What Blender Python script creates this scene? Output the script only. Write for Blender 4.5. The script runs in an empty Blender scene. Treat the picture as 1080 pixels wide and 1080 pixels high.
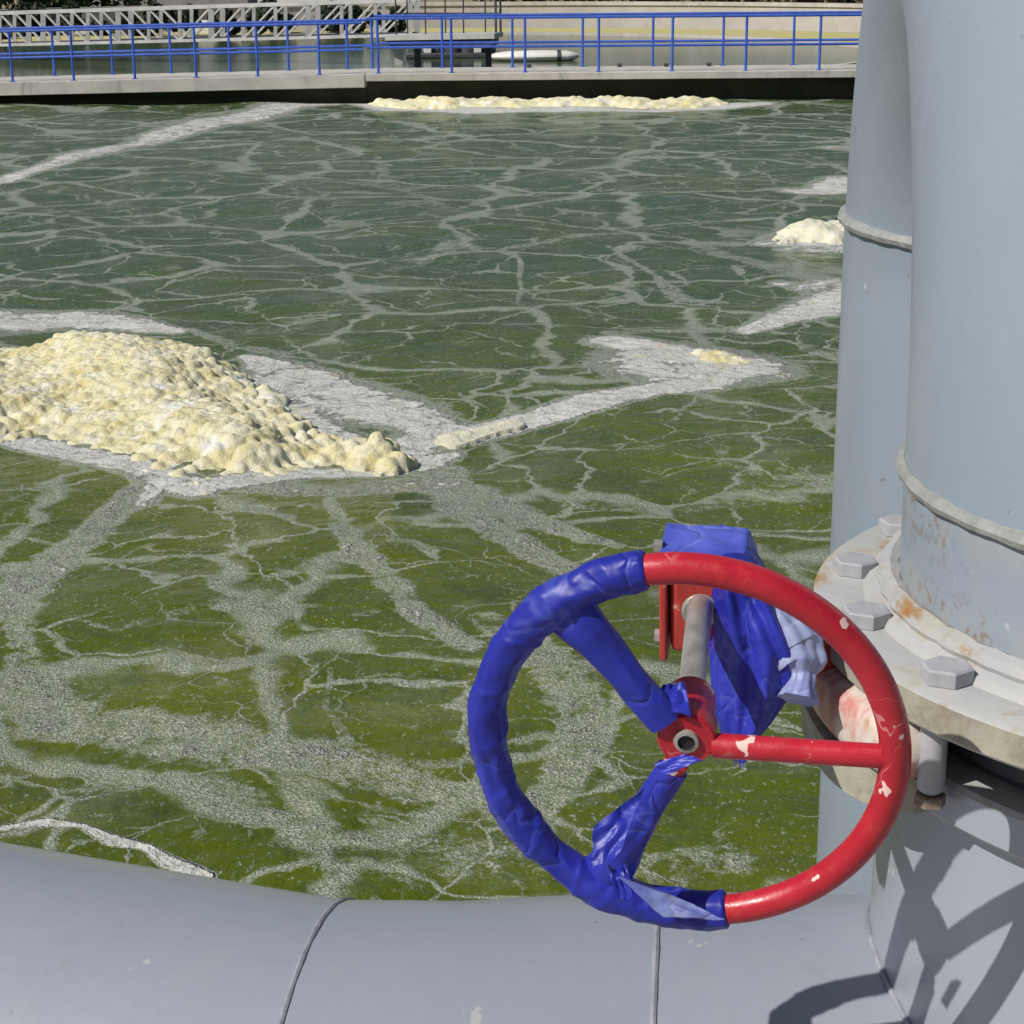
import bpy, bmesh, math, random
import numpy as np
from mathutils import Vector, Matrix, noise as mnoise
random.seed(7); rng = np.random.default_rng(11)
S = bpy.context.scene
C = S.collection
# ---------------------------------------------------------------- camera, sky, sun
H = 2.85                      # eye height above the tank water (water is z = 0)
F_PX, PITCH, ROLL = 1952.0, math.radians(16.658), math.radians(-.473)
Fv = np.array([0, math.cos(PITCH), -math.sin(PITCH)]); Rv = np.array([1., 0, 0]); Uv = np.cross(Rv, Fv)
R2 = math.cos(ROLL)*Rv + math.sin(ROLL)*Uv; U2 = -math.sin(ROLL)*Rv + math.cos(ROLL)*Uv
cam = bpy.data.cameras.new('camera'); cam.sensor_width = 36; cam.lens = F_PX/1080*36
cam.clip_start = .05; cam.clip_end = 2000
co = bpy.data.objects.new('camera', cam); C.objects.link(co); S.camera = co
M = Matrix((tuple(R2)+(0,), tuple(U2)+(0,), tuple(-Fv)+(0,), (0, 0, 0, 1))).transposed(); M[3][0] = M[3][1] = M[3][2] = 0
mm = Matrix.Identity(4)
for i in range(3):
    mm[i][0] = R2[i]; mm[i][1] = U2[i]; mm[i][2] = -Fv[i]
mm[0][3], mm[1][3], mm[2][3] = 0, 0, H
co.matrix_world = mm

SUN_EL, SUN_AZ = math.radians(44), math.radians(31)       # sun stands to the left (-x), a little behind the viewer
sd = Vector((-math.cos(SUN_AZ)*math.cos(SUN_EL), -math.sin(SUN_AZ)*math.cos(SUN_EL), math.sin(SUN_EL)))
sl = bpy.data.lights.new('sun', 'SUN'); sl.energy = 4.9; sl.angle = math.radians(.5); sl.color = (1, .955, .89)
so = bpy.data.objects.new('sun', sl); C.objects.link(so); so.rotation_euler = sd.to_track_quat('Z', 'Y').to_euler()
W = bpy.data.worlds.new('World'); S.world = W; W.use_nodes = True
wn = W.node_tree; sky = wn.nodes.new('ShaderNodeTexSky'); sky.sky_type = 'NISHITA'; sky.sun_disc = False
sky.sun_elevation = SUN_EL; sky.sun_rotation = math.atan2(sd.x, sd.y)
wn.links.new(sky.outputs[0], wn.nodes['Background'].inputs[0]); wn.nodes['Background'].inputs[1].default_value = .060
S.view_settings.view_transform = 'Standard'; S.view_settings.look = 'None'
S.view_settings.exposure = -.10; S.view_settings.gamma = 1
S.render.engine = 'CYCLES'

# ---------------------------------------------------------------- helpers
def ray(x, y): return Fv + R2*(x-540)/F_PX - U2*(y-540)/F_PX
def onz(x, y, z):                       # world point on level z
    d = ray(x, y); return np.array([0, 0, H]) + d*((z-H)/d[2])
def at(x, y, Y):                        # world point at depth Y
    d = ray(x, y); return np.array([0, 0, H]) + d*(Y/d[1])
def empty(name, loc, label=None, cat=None, group=None):
    o = bpy.data.objects.new(name, None); C.objects.link(o); o.location = loc; o.empty_display_size = .1
    if label: tag(o, label, cat, group)
    return o
def tag(o, label=None, cat=None, group=None, kind=None):
    if label: o['label'] = label
    if cat: o['category'] = cat
    if group: o['group'] = group
    if kind: o['kind'] = kind
    return o
class MB:
    def __init__(s): s.v = []; s.f = []
    def add(s, vs, fs):
        n = len(s.v); s.v += [tuple(map(float, v)) for v in vs]; s.f += [tuple(i+n for i in f) for f in fs]; return s
    def box(s, x0, y0, z0, x1, y1, z1):
        v = [(x, y, z) for z in (z0, z1) for y in (y0, y1) for x in (x0, x1)]
        return s.add(v, [(0, 2, 3, 1), (4, 5, 7, 6), (0, 1, 5, 4), (2, 6, 7, 3), (0, 4, 6, 2), (1, 3, 7, 5)])
    def bar(s, a, b, w, h):             # rectangular bar from a to b
        a = Vector(a); b = Vector(b); d = (b-a).normalized(); up = Vector((0, 0, 1))
        if abs(d.z) > .95: up = Vector((0, 1, 0))
        r = d.cross(up).normalized()*w/2; u = r.cross(d).normalized()*h/2
        v = [p+sx*r+sz*u for p in (a, b) for sx, sz in ((-1, -1), (1, -1), (1, 1), (-1, 1))]
        return s.add(v, [(0, 1, 2, 3), (7, 6, 5, 4), (0, 4, 5, 1), (1, 5, 6, 2), (2, 6, 7, 3), (3, 7, 4, 0)])
    def sweep(s, pts, rad, n=12, closed=False, caps=True, fn=None, up=None, t0=None, t1=None):
        P = [Vector(p) for p in pts]; m = len(P)
        if not hasattr(rad, '__len__'): rad = [rad]*m
        T = []
        for i in range(m):
            if closed: t = P[(i+1) % m]-P[i-1]
            else: t = P[min(i+1, m-1)]-P[max(i-1, 0)]
            T.append(t.normalized())
        if t0 is not None: T[0] = Vector(t0).normalized()
        if t1 is not None: T[-1] = Vector(t1).normalized()
        ref = Vector(up) if up is not None else (Vector((0, 0, 1)) if abs(T[0].z) < .9 else Vector((0, 1, 0)))
        nrm = (ref-T[0]*ref.dot(T[0])).normalized()
        vs = []
        for i in range(m):
            if up is not None: nrm = (ref-T[i]*ref.dot(T[i])).normalized()
            else: nrm = (nrm-T[i]*nrm.dot(T[i])).normalized()
            b = T[i].cross(nrm)
            for k in range(n):
                a = 2*math.pi*k/n; r = rad[i]
                if fn: q = fn(i, a, r); vs.append(P[i]+nrm*q[0]+b*q[1])
                else: vs.append(P[i]+nrm*(r*math.cos(a))+b*(r*math.sin(a)))
        fs = [(i*n+k, i*n+(k+1) % n, ((i+1) % m)*n+(k+1) % n, ((i+1) % m)*n+k) for i in range(m if closed else m-1) for k in range(n)]
        if caps and not closed:
            fs += [tuple(reversed(range(n))), tuple(range((m-1)*n, m*n))]
        return s.add(vs, fs)
    def lathe(s, prof, c=(0, 0, 0), n=96, closed=False):   # profile (r, z) around vertical axis at c
        m = len(prof); vs = [(c[0]+r*math.cos(2*math.pi*k/n), c[1]+r*math.sin(2*math.pi*k/n), c[2]+z) for r, z in prof for k in range(n)]
        fs = [(i*n+k, i*n+(k+1) % n, ((i+1) % m)*n+(k+1) % n, ((i+1) % m)*n+k) for i in range(m if closed else m-1) for k in range(n)]
        return s.add(vs, fs)
    def build(s, name, mat, parent=None, smooth=True, ang=40, bevel=0, origin=None):
        me = bpy.data.meshes.new(name); vs = s.v
        o0 = Vector(origin) if origin is not None else (Vector(parent.matrix_world.translation) if False else None)
        base = Vector((0, 0, 0))
        if parent is not None:
            p = parent
            while p is not None: base = base+p.location; p = p.parent
        off = Vector(origin) if origin is not None else base
        me.from_pydata([(x-off.x, y-off.y, z-off.z) for x, y, z in vs], [], s.f)
        bm = bmesh.new(); bm.from_mesh(me); bmesh.ops.recalc_face_normals(bm, faces=bm.faces)
        if smooth:
            for f in bm.faces: f.smooth = True
            for e in bm.edges:
                if len(e.link_faces) == 2 and e.calc_face_angle(0) > math.radians(ang): e.smooth = False
        bm.to_mesh(me); bm.free(); me.materials.append(mat)
        o = bpy.data.objects.new(name, me); C.objects.link(o)
        if parent is not None: o.parent = parent; o.location = off-base
        else: o.location = off
        if bevel:
            b = o.modifiers.new('bevel', 'BEVEL'); b.width = bevel; b.segments = 2; b.limit_method = 'ANGLE'
        return o
def ring_pts(c, nrm, r, n=64, a0=0, a1=2*math.pi, u=None):
    nrm = Vector(nrm).normalized(); u = Vector(u) if u is not None else nrm.orthogonal(); u = (u-nrm*u.dot(nrm)).normalized(); w = nrm.cross(u)
    full = abs(a1-a0-2*math.pi) < 1e-6
    return [Vector(c)+u*(r*math.cos(a0+(a1-a0)*k/(n if full else n-1)))+w*(r*math.sin(a0+(a1-a0)*k/(n if full else n-1))) for k in range(n)]

# ---------------------------------------------------------------- materials
class NT:
    def __init__(s, name, rough=.5, metal=0, spec=.5):
        s.m = bpy.data.materials.new(name); s.m.use_nodes = True; s.t = s.m.node_tree; s.b = s.t.nodes['Principled BSDF']
        s.b.inputs['Roughness'].default_value = rough; s.b.inputs['Metallic'].default_value = metal
        s.b.inputs['Specular IOR Level'].default_value = spec
        s.tc = s.n('ShaderNodeTexCoord').outputs['Object']
    def n(s, t, **k):
        x = s.t.nodes.new(t)
        for a, b in k.items(): setattr(x, a, b)
        return x
    def l(s, a, b): s.t.links.new(a, b)
    def pos(s): return s.n('ShaderNodeNewGeometry').outputs['Position']
    def noise(s, scale, detail=4, rough=.5, vec=None, dist=0, col=False):
        x = s.n('ShaderNodeTexNoise'); x.inputs['Scale'].default_value = scale; x.inputs['Detail'].default_value = detail
        x.inputs['Roughness'].default_value = rough; x.inputs['Distortion'].default_value = dist
        s.l(vec if vec is not None else s.tc, x.inputs['Vector']); return x.outputs['Color' if col else 'Fac']
    def vor(s, scale, vec=None, feature='F1', rnd=1):
        x = s.n('ShaderNodeTexVoronoi', feature=feature); x.inputs['Scale'].default_value = scale; x.inputs['Randomness'].default_value = rnd
        s.l(vec if vec is not None else s.tc, x.inputs['Vector']); return x
    def math(s, op, a, b=None, c=None, clamp=False):
        x = s.n('ShaderNodeMath', operation=op, use_clamp=clamp)
        for i, q in enumerate((a, b, c)):
            if q is None: continue
            if isinstance(q, (int, float)): x.inputs[i].default_value = q
            else: s.l(q, x.inputs[i])
        return x.outputs[0]
    def step(s, v, a, b, lo=0, hi=1):
        x = s.n('ShaderNodeMapRange', interpolation_type='SMOOTHSTEP'); s.l(v, x.inputs[0])
        x.inputs[1].default_value = a; x.inputs[2].default_value = b; x.inputs[3].default_value = lo; x.inputs[4].default_value = hi
        return x.outputs[0]
    def mix(s, f, a, b, mode='MIX'):
        x = s.n('ShaderNodeMix', data_type='RGBA', blend_type=mode)
        if isinstance(f, (int, float)): x.inputs[0].default_value = f
        else: s.l(f, x.inputs[0])
        for i, q in ((6, a), (7, b)):
            if isinstance(q, tuple): x.inputs[i].default_value = q+(1,)
            else: s.l(q, x.inputs[i])
        return x.outputs[2]
    def scale(s, v, sx, sy, sz):
        x = s.n('ShaderNodeMapping'); x.inputs['Scale'].default_value = (sx, sy, sz); s.l(v, x.inputs[0]); return x.outputs[0]
    def bump(s, h, dist=.002, strength=1, prev=None):
        x = s.n('ShaderNodeBump'); x.inputs['Distance'].default_value = dist; x.inputs['Strength'].default_value = strength; s.l(h, x.inputs['Height'])
        if prev is not None: s.l(prev, x.inputs['Normal'])
        return x.outputs[0]
    def out(s, col=None, rough=None, nrm=None):
        if col is not None:
            if isinstance(col, tuple): s.b.inputs['Base Color'].default_value = col+(1,)
            else: s.l(col, s.b.inputs['Base Color'])
        if rough is not None: s.l(rough, s.b.inputs['Roughness'])
        if nrm is not None: s.l(nrm, s.b.inputs['Normal'])
        return s.m
RUST = (.28, .11, .03)
def pipe_paint(name, base=(.235, .278, .33), rust_bands=(), speck=.0):
    a = NT(name, .42); P = a.pos()
    big = a.noise(1.6, 3, .55, P); col = a.mix(a.step(big, .3, .7), base, tuple(c*1.08 for c in base))
    col = a.mix(a.math('MULTIPLY', a.step(a.noise(9, 5, .7, P), .5, .75), .25), col, (.32, .33, .33))
    # chips and specks of dirt
    sp = a.math('GREATER_THAN', a.noise(55, 2, .5, P), .765)
    col = a.mix(a.math('MULTIPLY', sp, .5), col, (.13, .12, .11))
    sep = a.n('ShaderNodeSeparateXYZ'); a.l(P, sep.inputs[0])
    for z0, w, s in rust_bands:          # rust freckles near a weld at height z0
        d = a.math('ABSOLUTE', a.math('SUBTRACT', sep.outputs[2], z0))
        near = a.step(d, 0, w, 1, 0)
        fr = a.math('MULTIPLY', near, a.step(a.noise(95, 2, .6, P), .54, .62))
        fr = a.math('MULTIPLY', fr, a.step(a.noise(7, 3, .5, P), .42, .55)); col = a.mix(a.math('MULTIPLY', fr, s), col, (.20, .13, .08))
        pale = a.math('MULTIPLY', near, a.step(a.noise(10, 3, .5, P), .45, .6)); col = a.mix(a.math('MULTIPLY', pale, .45*s), col, (.36, .35, .28))
    run = a.math('MULTIPLY', a.step(a.noise(16, 4, .6, a.scale(P, 1, 1, .06)), .56, .72), a.step(a.noise(2.3, 3, .6, P), .42, .6))
    col = a.mix(a.math('MULTIPLY', run, .28), col, (.19, .20, .20))
    sc = a.math('LESS_THAN', a.math('ABSOLUTE', a.math('SUBTRACT', a.noise(7, 2, .5, a.scale(P, 1, 2.6, 1), 2.2), .5)), .0016)
    col = a.mix(a.math('MULTIPLY', a.math('MULTIPLY', sc, a.step(a.noise(3.1, 2, .5, P), .58, .64)), .3), col, (.50, .50, .50))
    pale_ = a.step(a.noise(21, 3, .55, P), .715, .735); col = a.mix(a.math('MULTIPLY', pale_, .6), col, (.46, .46, .44))
    scr = a.noise(40, 5, .8, a.scale(P, 1, 1, .25)); rough = a.step(scr, .35, .7, .30, .5)
    nr = a.bump(a.noise(26, 4, .6, P), .0012, .5); nr = a.bump(a.noise(260, 2, .5, P), .0002, .5, nr)
    return a.out(col, rough, nr)
M_pipe = pipe_paint('grey_blue_paint', rust_bands=((H-.42, .075, .8), (H-.51, .035, .8)))
M_pipe2 = pipe_paint('grey_blue_arch_paint')
M_header = pipe_paint('grey_header_paint', base=(.278, .298, .345)); M_header.node_tree.nodes['Principled BSDF'].inputs['Coat Weight'].default_value = .8; M_header.node_tree.nodes['Principled BSDF'].inputs['Coat Roughness'].default_value = .30
def m_flange():
    a = NT('weathered_flange_paint', .55); P = a.pos()
    col = a.mix(a.step(a.noise(6, 4, .6, P), .35, .65), (.36, .365, .37), (.42, .42, .41))
    col = a.mix(a.math('MULTIPLY', a.step(a.noise(14, 5, .7, P), .48, .64), .6), col, (.34, .30, .19))
    n2 = a.noise(11, 5, .65, a.scale(P, 1, 1, 2.5)); col = a.mix(a.math('MULTIPLY', a.step(n2, .55, .66), .9), col, (.30, .17, .05))
    col = a.mix(a.math('MULTIPLY', a.step(n2, .64, .70), 1.), col, (.34, .10, .015))
    return a.out(col, None, a.bump(a.noise(60, 5, .7, P), .001, .7))
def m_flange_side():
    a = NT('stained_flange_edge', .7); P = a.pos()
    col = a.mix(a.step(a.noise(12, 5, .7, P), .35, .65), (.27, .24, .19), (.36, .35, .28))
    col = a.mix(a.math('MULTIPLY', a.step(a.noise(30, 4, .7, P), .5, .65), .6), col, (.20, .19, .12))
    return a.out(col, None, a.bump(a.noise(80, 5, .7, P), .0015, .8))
M_flange = m_flange(); M_fside = m_flange_side()
def simple(name, c1, c2, scale=8, rough=.5, metal=0, bump=.001, bs=60, spec=.5):
    a = NT(name, rough, metal, spec); P = a.tc
    return a.out(a.mix(a.step(a.noise(scale, 5, .65, P), .35, .65), c1, c2), None, a.bump(a.noise(bs, 4, .6, P), bump, .6))
M_bolt = simple('painted_bolt', (.38, .38, .40), (.30, .31, .33), 30, .45)
M_rustbolt = simple('rusty_nut', (.26, .20, .16), (.16, .11, .08), 60, .8)
M_weld = simple('weld_bead', (.31, .32, .30), (.24, .25, .24), 40, .5, 0, .003, 120)
M_weldh = simple('header_weld_bead', (.30, .30, .335), (.20, .21, .25), 40, .5, 0, .002, 120)
M_gapshade = simple('valve_shade_body', (.05, .055, .07), (.09, .09, .10), 12, .6)  # dark tone paints in the shadow of the gap between the flanges
M_steel = simple('zinc_steel', (.48, .46, .42), (.34, .32, .29), 60, .38, .55, .0008, 150)
M_hole = simple('dark_socket', (.01, .01, .01), (.02, .02, .02), 9, .7)
def m_red(name, chips):
    a = NT(name, .32); P = a.tc
    col = a.mix(a.step(a.noise(14, 4, .6, P), .3, .7), (.36, .008, .020), (.47, .018, .034))
    col = a.mix(a.math('MULTIPLY', a.step(a.noise(45, 4, .7, P), .55, .75), .35), col, (.62, .09, .07))
    ch = a.step(a.noise(34, 3, .6, P), .715-.035*chips, .73-.035*chips)
    col = a.mix(ch, col, (.72, .52, .46)); sf = a.math('LESS_THAN', a.math('ABSOLUTE', a.math('SUBTRACT', a.noise(26, 2, .5, P, .8), .5)), .008)
    col = a.mix(a.math('MULTIPLY', a.math('MULTIPLY', sf, a.step(a.noise(12, 2, .5, P), .5, .6)), .6), col, (.66, .30, .28))
    return a.out(col, a.step(a.noise(50, 4, .7, P), .3, .8, .25, .5), a.bump(a.noise(90, 4, .6, P), .0006, .8))
M_red = m_red('red_rim_paint', 1.6)
def m_red2():
    a = NT('faded_red_gearbox', .55); P = a.tc
    col = a.mix(a.step(a.noise(18, 5, .7, P), .3, .7), (.36, .025, .02), (.48, .06, .04))
    col = a.mix(a.step(a.noise(40, 4, .6, P), .64, .72), col, (.62, .36, .26))
    return a.out(col, None, a.bump(a.noise(80, 5, .7, P), .0012, .8))
M_red2 = m_red2()
def m_lug():
    a = NT('scuffed_pink_cream_lug', .4); P = a.tc
    col = a.mix(a.step(a.noise(16, 4, .6, P), .42, .58), (.62, .55, .48), (.52, .20, .17))
    col = a.mix(a.step(a.noise(21, 4, .6, P), .62, .72), col, (.42, .25, .09))
    return a.out(col, None, a.bump(a.noise(50, 4, .6, P), .001, .6))
M_lug = m_lug()
def m_film(name, c1, c2, pale):
    a = NT(name, .44, 0, .4); P = a.tc
    w = a.noise(13, 3, .5, P, .6); ridge = a.math('ABSOLUTE', a.math('SUBTRACT', w, .5))
    col = a.mix(a.step(a.noise(9, 4, .6, P), .35, .65), c1, c2)
    col = a.mix(a.math('MULTIPLY', a.step(ridge, 0, .015, 1, 0), .22), col, pale)
    col = a.mix(a.math('MULTIPLY', a.step(a.noise(20, 5, .7, P, .5), .66, .8), .3), col, pale)
    nr = a.bump(a.step(ridge, 0, .06), .0016, .6)
    nr = a.bump(a.noise(38, 3, .5, P, .4), .0016, .6, nr)
    a.b.inputs['Subsurface Weight'].default_value = 0
    return a.out(col, None, nr)
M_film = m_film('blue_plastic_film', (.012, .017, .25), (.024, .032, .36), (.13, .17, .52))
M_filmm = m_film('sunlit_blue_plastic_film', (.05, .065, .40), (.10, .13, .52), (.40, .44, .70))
M_filmp = m_film('glare_blue_plastic_film', (.10, .12, .40), (.30, .34, .52), (.50, .54, .64))  # paler copy of the film, with the sun's sheen put into its colour

# ---- water
def m_water():
    a = NT('green_aerated_water', .12, 0, .5); P = a.pos()
    at_ = a.n('ShaderNodeAttribute', attribute_name='foam').outputs['Fac']
    def warp(src, sc, amp, dt=3):
        wv = a.n('ShaderNodeVectorMath', operation='MULTIPLY_ADD'); a.l(a.noise(sc, dt, .55, P, 0, True), wv.inputs[0])
        wv.inputs[1].default_value = (amp, amp, 0); a.l(src, wv.inputs[2]); return wv.outputs[0]
    Q = warp(P, 1.0, .75); Q2 = warp(Q, 4.2, .20); Q3 = warp(Q2, 14, .05)
    fine = a.noise(38, 3, .7, P); broad = a.noise(.55, 3, .5, P)
    sep = a.n('ShaderNodeSeparateXYZ'); a.l(P, sep.inputs[0]); yy = sep.outputs[1]
    ysc = a.step(yy, 5, 36, .85, 2.0)
    def web(scale, w, vec, nsc, lo, hi, g0, g1):        # strings of bubbles along the borders of slow cells
        d = a.vor(scale, vec, 'DISTANCE_TO_EDGE').outputs['Distance']
        wid = a.math('MULTIPLY', a.step(a.noise(nsc, 3, .6, P), .3, .7, lo*w, hi*w), ysc)
        m = a.step(a.math('DIVIDE', d, wid), .25, 1.25, 1, 0)
        return a.math('MULTIPLY', m, a.step(a.noise(nsc*.55, 3, .55, Q), g0, g1))
    near = a.step(yy, 9, 20, 1, .55)
    w1 = web(.50, .026, Q2, 1.6, .25, 1.6, .25, .38); w2 = web(1.05, .020, Q3, 2.3, .22, 1.6, .36, .48); w3 = web(2.5, .028, Q3, 3.1, .3, 1.2, .45, .58)
    lines = a.math('MAXIMUM', a.math('MULTIPLY', w1, .64), a.math('MAXIMUM', a.math('MULTIPLY', a.math('MULTIPLY', w2, .70), a.step(yy, 12, 24, 1, .62)), a.math('MULTIPLY', a.math('MULTIPLY', w3, .55), near)))
    n1, n2, n3 = a.noise(3.0, 5, .65, Q), a.noise(9, 5, .7, Q2), a.noise(30, 3, .7, P)
    eat = a.math('ADD', a.math('MULTIPLY', a.math('SUBTRACT', n1, .5), .75), a.math('ADD', a.math('MULTIPLY', a.math('SUBTRACT', n2, .5), .9), a.math('MULTIPLY', a.math('SUBTRACT', n3, .5), .5)))
    dens = a.math('ADD', at_, eat)
    gate = a.step(at_, .02, .22)
    soft = a.math('MULTIPLY', a.step(dens, .60, .86), gate); thick = a.math('MULTIPLY', a.step(a.math('ADD', at_, a.math('MULTIPLY', eat, 1.7)), .92, 1.30), gate)
    f = a.math('MAXIMUM', a.math('MULTIPLY', soft, .66), lines)
    grain = a.step(a.noise(100, 2, .7, P), .36, .64, .35, 1.4)
    haze_ = a.math('MULTIPLY', a.step(a.noise(1.3, 5, .7, Q), .5, .68), .12)          # faint milky veils of micro bubbles
    fl = a.math('MULTIPLY', a.step(a.noise(26, 3, .7, a.scale(P, 1.5, 1, 1)), .57, .66), a.step(a.noise(2.2, 3, .6, P), .35, .6, .12, .55))
    f = a.math('MAXIMUM', a.math('MAXIMUM', f, haze_), fl)
    f = a.math('MULTIPLY', f, grain)
    tw_ = a.step(a.math('ADD', a.math('MULTIPLY', n2, .5), a.math('MULTIPLY', fine, .5)), .34, .62, .50, 1.0)
    f = a.math('MAXIMUM', f, a.math('MULTIPLY', thick, tw_), clamp=True)
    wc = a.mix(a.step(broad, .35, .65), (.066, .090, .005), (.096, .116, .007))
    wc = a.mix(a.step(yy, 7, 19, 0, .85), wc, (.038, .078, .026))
    wc = a.mix(a.math('MULTIPLY', a.step(a.noise(.23, 4, .6, P), .5, .66), .6), wc, (.070, .100, .012))
    wc = a.mix(a.math('MULTIPLY', a.step(a.noise(1.9, 4, .6, P, .5), .5, .7), .5), wc, (.026, .048, .008))
    fc = a.mix(thick, (.48, .51, .44), (.70, .695, .67))
    fc = a.mix(a.math('MULTIPLY', thick, a.step(n1, .58, .70)), fc, (.66, .60, .42))
    col = a.mix(f, wc, fc)
    rough = a.step(f, .1, .6, .14, .6)
    wave = a.noise(1.3, 3, .55, a.scale(P, .8, 1.3, 1)); rip = a.noise(8, 5, .65, a.scale(P, .9, 1.2, 1), .4)
    nr = a.bump(wave, .14, .9); nr = a.bump(rip, .030, .9, nr); nr = a.bump(a.math('MULTIPLY', f, a.noise(70, 3, .7, P)), .014, .9, nr)
    nr = a.bump(a.math('MULTIPLY', thick, n2), .04, .8, nr)
    a.b.inputs['Specular IOR Level'].default_value = .24
    a.b.inputs['IOR'].default_value = 1.33
    return a.out(col, rough, nr)
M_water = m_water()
def m_foam(name, white):
    a = NT(name, .6, 0, .3); P = a.pos()
    n1 = a.noise(5, 4, .6, P)
    col = a.mix(a.step(n1, .35, .65), (.70, .64, .36) if not white else (.72, .70, .56), (.80, .77, .58))
    col = a.mix(a.math('MULTIPLY', a.step(a.noise(7, 6, .7, P), .52, .68), .7 if not white else .25), col, (.60, .47, .12))
    col = a.mix(a.step(a.noise(3.5, 4, .6, P), .56, .70), col, (.80, .80, .76))
    a.b.inputs['Subsurface Weight'].default_value = .3; a.b.inputs['Subsurface Radius'].default_value = (.03, .025, .015)
    nr = a.bump(a.noise(24, 6, .75, P), .03, .9); nr = a.bump(a.vor(90, P).outputs['Distance'], .006, .6, nr)
    return a.out(col, None, nr)
M_foam = m_foam('yellow_scum_foam', False); M_foamw = m_foam('pale_scum_foam', True)
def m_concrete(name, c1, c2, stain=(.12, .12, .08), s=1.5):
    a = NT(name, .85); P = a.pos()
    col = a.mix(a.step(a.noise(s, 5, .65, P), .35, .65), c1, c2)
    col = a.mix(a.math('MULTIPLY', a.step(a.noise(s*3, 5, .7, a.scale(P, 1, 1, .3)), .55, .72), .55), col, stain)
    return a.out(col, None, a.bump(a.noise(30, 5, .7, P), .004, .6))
M_conc = m_concrete('walkway_concrete', (.40, .38, .34), (.50, .48, .43))
M_wall = m_concrete('shade_dark_wall', (.030, .032, .018), (.05, .05, .028), (.015, .016, .01))  # near-black colour stands in for the shade under the far walkway slab
M_wall2 = m_concrete('clarifier_concrete', (.40, .37, .33), (.46, .43, .38), (.24, .22, .18))
M_launder = m_concrete('algae_channel_concrete', (.50, .40, .20), (.42, .44, .14), (.26, .28, .08), 1)
M_floor = m_concrete('platform_concrete', (.30, .29, .27), (.38, .37, .34))
M_rail = simple('blue_rail_paint', (.030, .09, .46), (.05, .13, .56), 5, .4, 0, .0004, 20)
M_truss = simple('galvanised_truss', (.42, .42, .42), (.56, .55, .53), 2, .5, .2, .001, 20)
M_dark = simple('dark_metal_and_shade', (.035, .037, .045), (.06, .06, .07), 3, .6)
M_white = simple('white_gelcoat', (.74, .73, .68), (.66, .65, .60), 2, .4)
M_ygrey = simple('light_grey_deck', (.42, .42, .39), (.52, .51, .47), 2, .7)
def m_calm(name, c1, c2):
    a = NT(name, .12); P = a.pos()
    return a.out(a.mix(a.step(a.noise(.4, 4, .6, P), .4, .6), c1, c2), None, a.bump(a.noise(3, 4, .6, P), .01, .6))
M_calm = m_calm('settled_tank_water', (.045, .075, .035), (.075, .10, .045))
def m_ground():
    a = NT('dry_ground', .95); P = a.pos()
    col = a.mix(a.step(a.noise(.3, 5, .65, P), .35, .65), (.16, .14, .08), (.24, .21, .14))
    return a.out(col, None, a.bump(a.noise(4, 5, .7, P), .05, .8))
M_ground = m_ground()
def m_leaf(name, c1, c2):
    a = NT(name, .7); oi = a.n('ShaderNodeNewGeometry').outputs['Random Per Island']
    return a.out(a.mix(oi, c1, c2))
M_leaf = m_leaf('green_leaves', (.035, .065, .012), (.10, .14, .03)); M_dry = m_leaf('dry_reeds', (.22, .16, .09), (.12, .10, .06))
M_leafd = m_leaf('dark_leaves', (.012, .022, .010), (.05, .06, .03))
M_bark = simple('bark', (.07, .05, .035), (.12, .09, .07), 6, .9)
M_roofw = simple('pale_container_paint', (.6, .6, .58), (.68, .67, .64), 2, .6)
M_build = m_concrete('grey_render', (.22, .21, .21), (.28, .27, .26))

# ---------------------------------------------------------------- setting
FARY = 39.0
gm = MB()
gm.add([(-600, -300, -1.2), (600, -300, -1.2), (600, 900, -1.2), (-600, 900, -1.2)], [(0, 1, 2, 3)])
g = gm.build('tank_floor', M_wall); tag(g, kind='structure')
XW = 24.0
# land around the tank: sheet with the tank left open
ld = MB(); zG = .12
ld.add([(-500, FARY+2.4, zG), (500, FARY+2.4, zG), (500, 900, zG), (-500, 900, zG)], [(0, 1, 2, 3)])
ld.add([(-500, -200, zG), (-XW-.3, -200, zG), (-XW-.3, FARY+2.4, zG), (-500, FARY+2.4, zG)], [(0, 1, 2, 3)])
ld.add([(XW+.3, -200, zG), (500, -200, zG), (500, FARY+2.4, zG), (XW+.3, FARY+2.4, zG)], [(0, 1, 2, 3)])
land = ld.build('ground', M_ground); tag(land, kind='structure')
pl = MB(); pl.box(-XW-.3, -12, -1, XW+.3, 1.86, H-1.66); platform = pl.build('near_walkway', M_floor, bevel=.01); tag(platform, kind='structure')
tw = MB(); tw.box(-XW-.3, 1.862, -1.1, XW+.3, 2.06, H-1.60); tag(tw.build('tank_wall', M_conc, bevel=.01), 'low concrete tank wall hidden behind the grey header pipe', 'wall')
for sx in (-1, 1):
    q = MB(); q.box(min(sx*XW, sx*(XW+.28)), 2.065, -1.1, max(sx*XW, sx*(XW+.28)), FARY, .7)
    tag(q.build('tank_wall', M_conc), ('left' if sx < 0 else 'right')+' side wall of the green aeration tank, running to the far walkway', 'wall')

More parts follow.
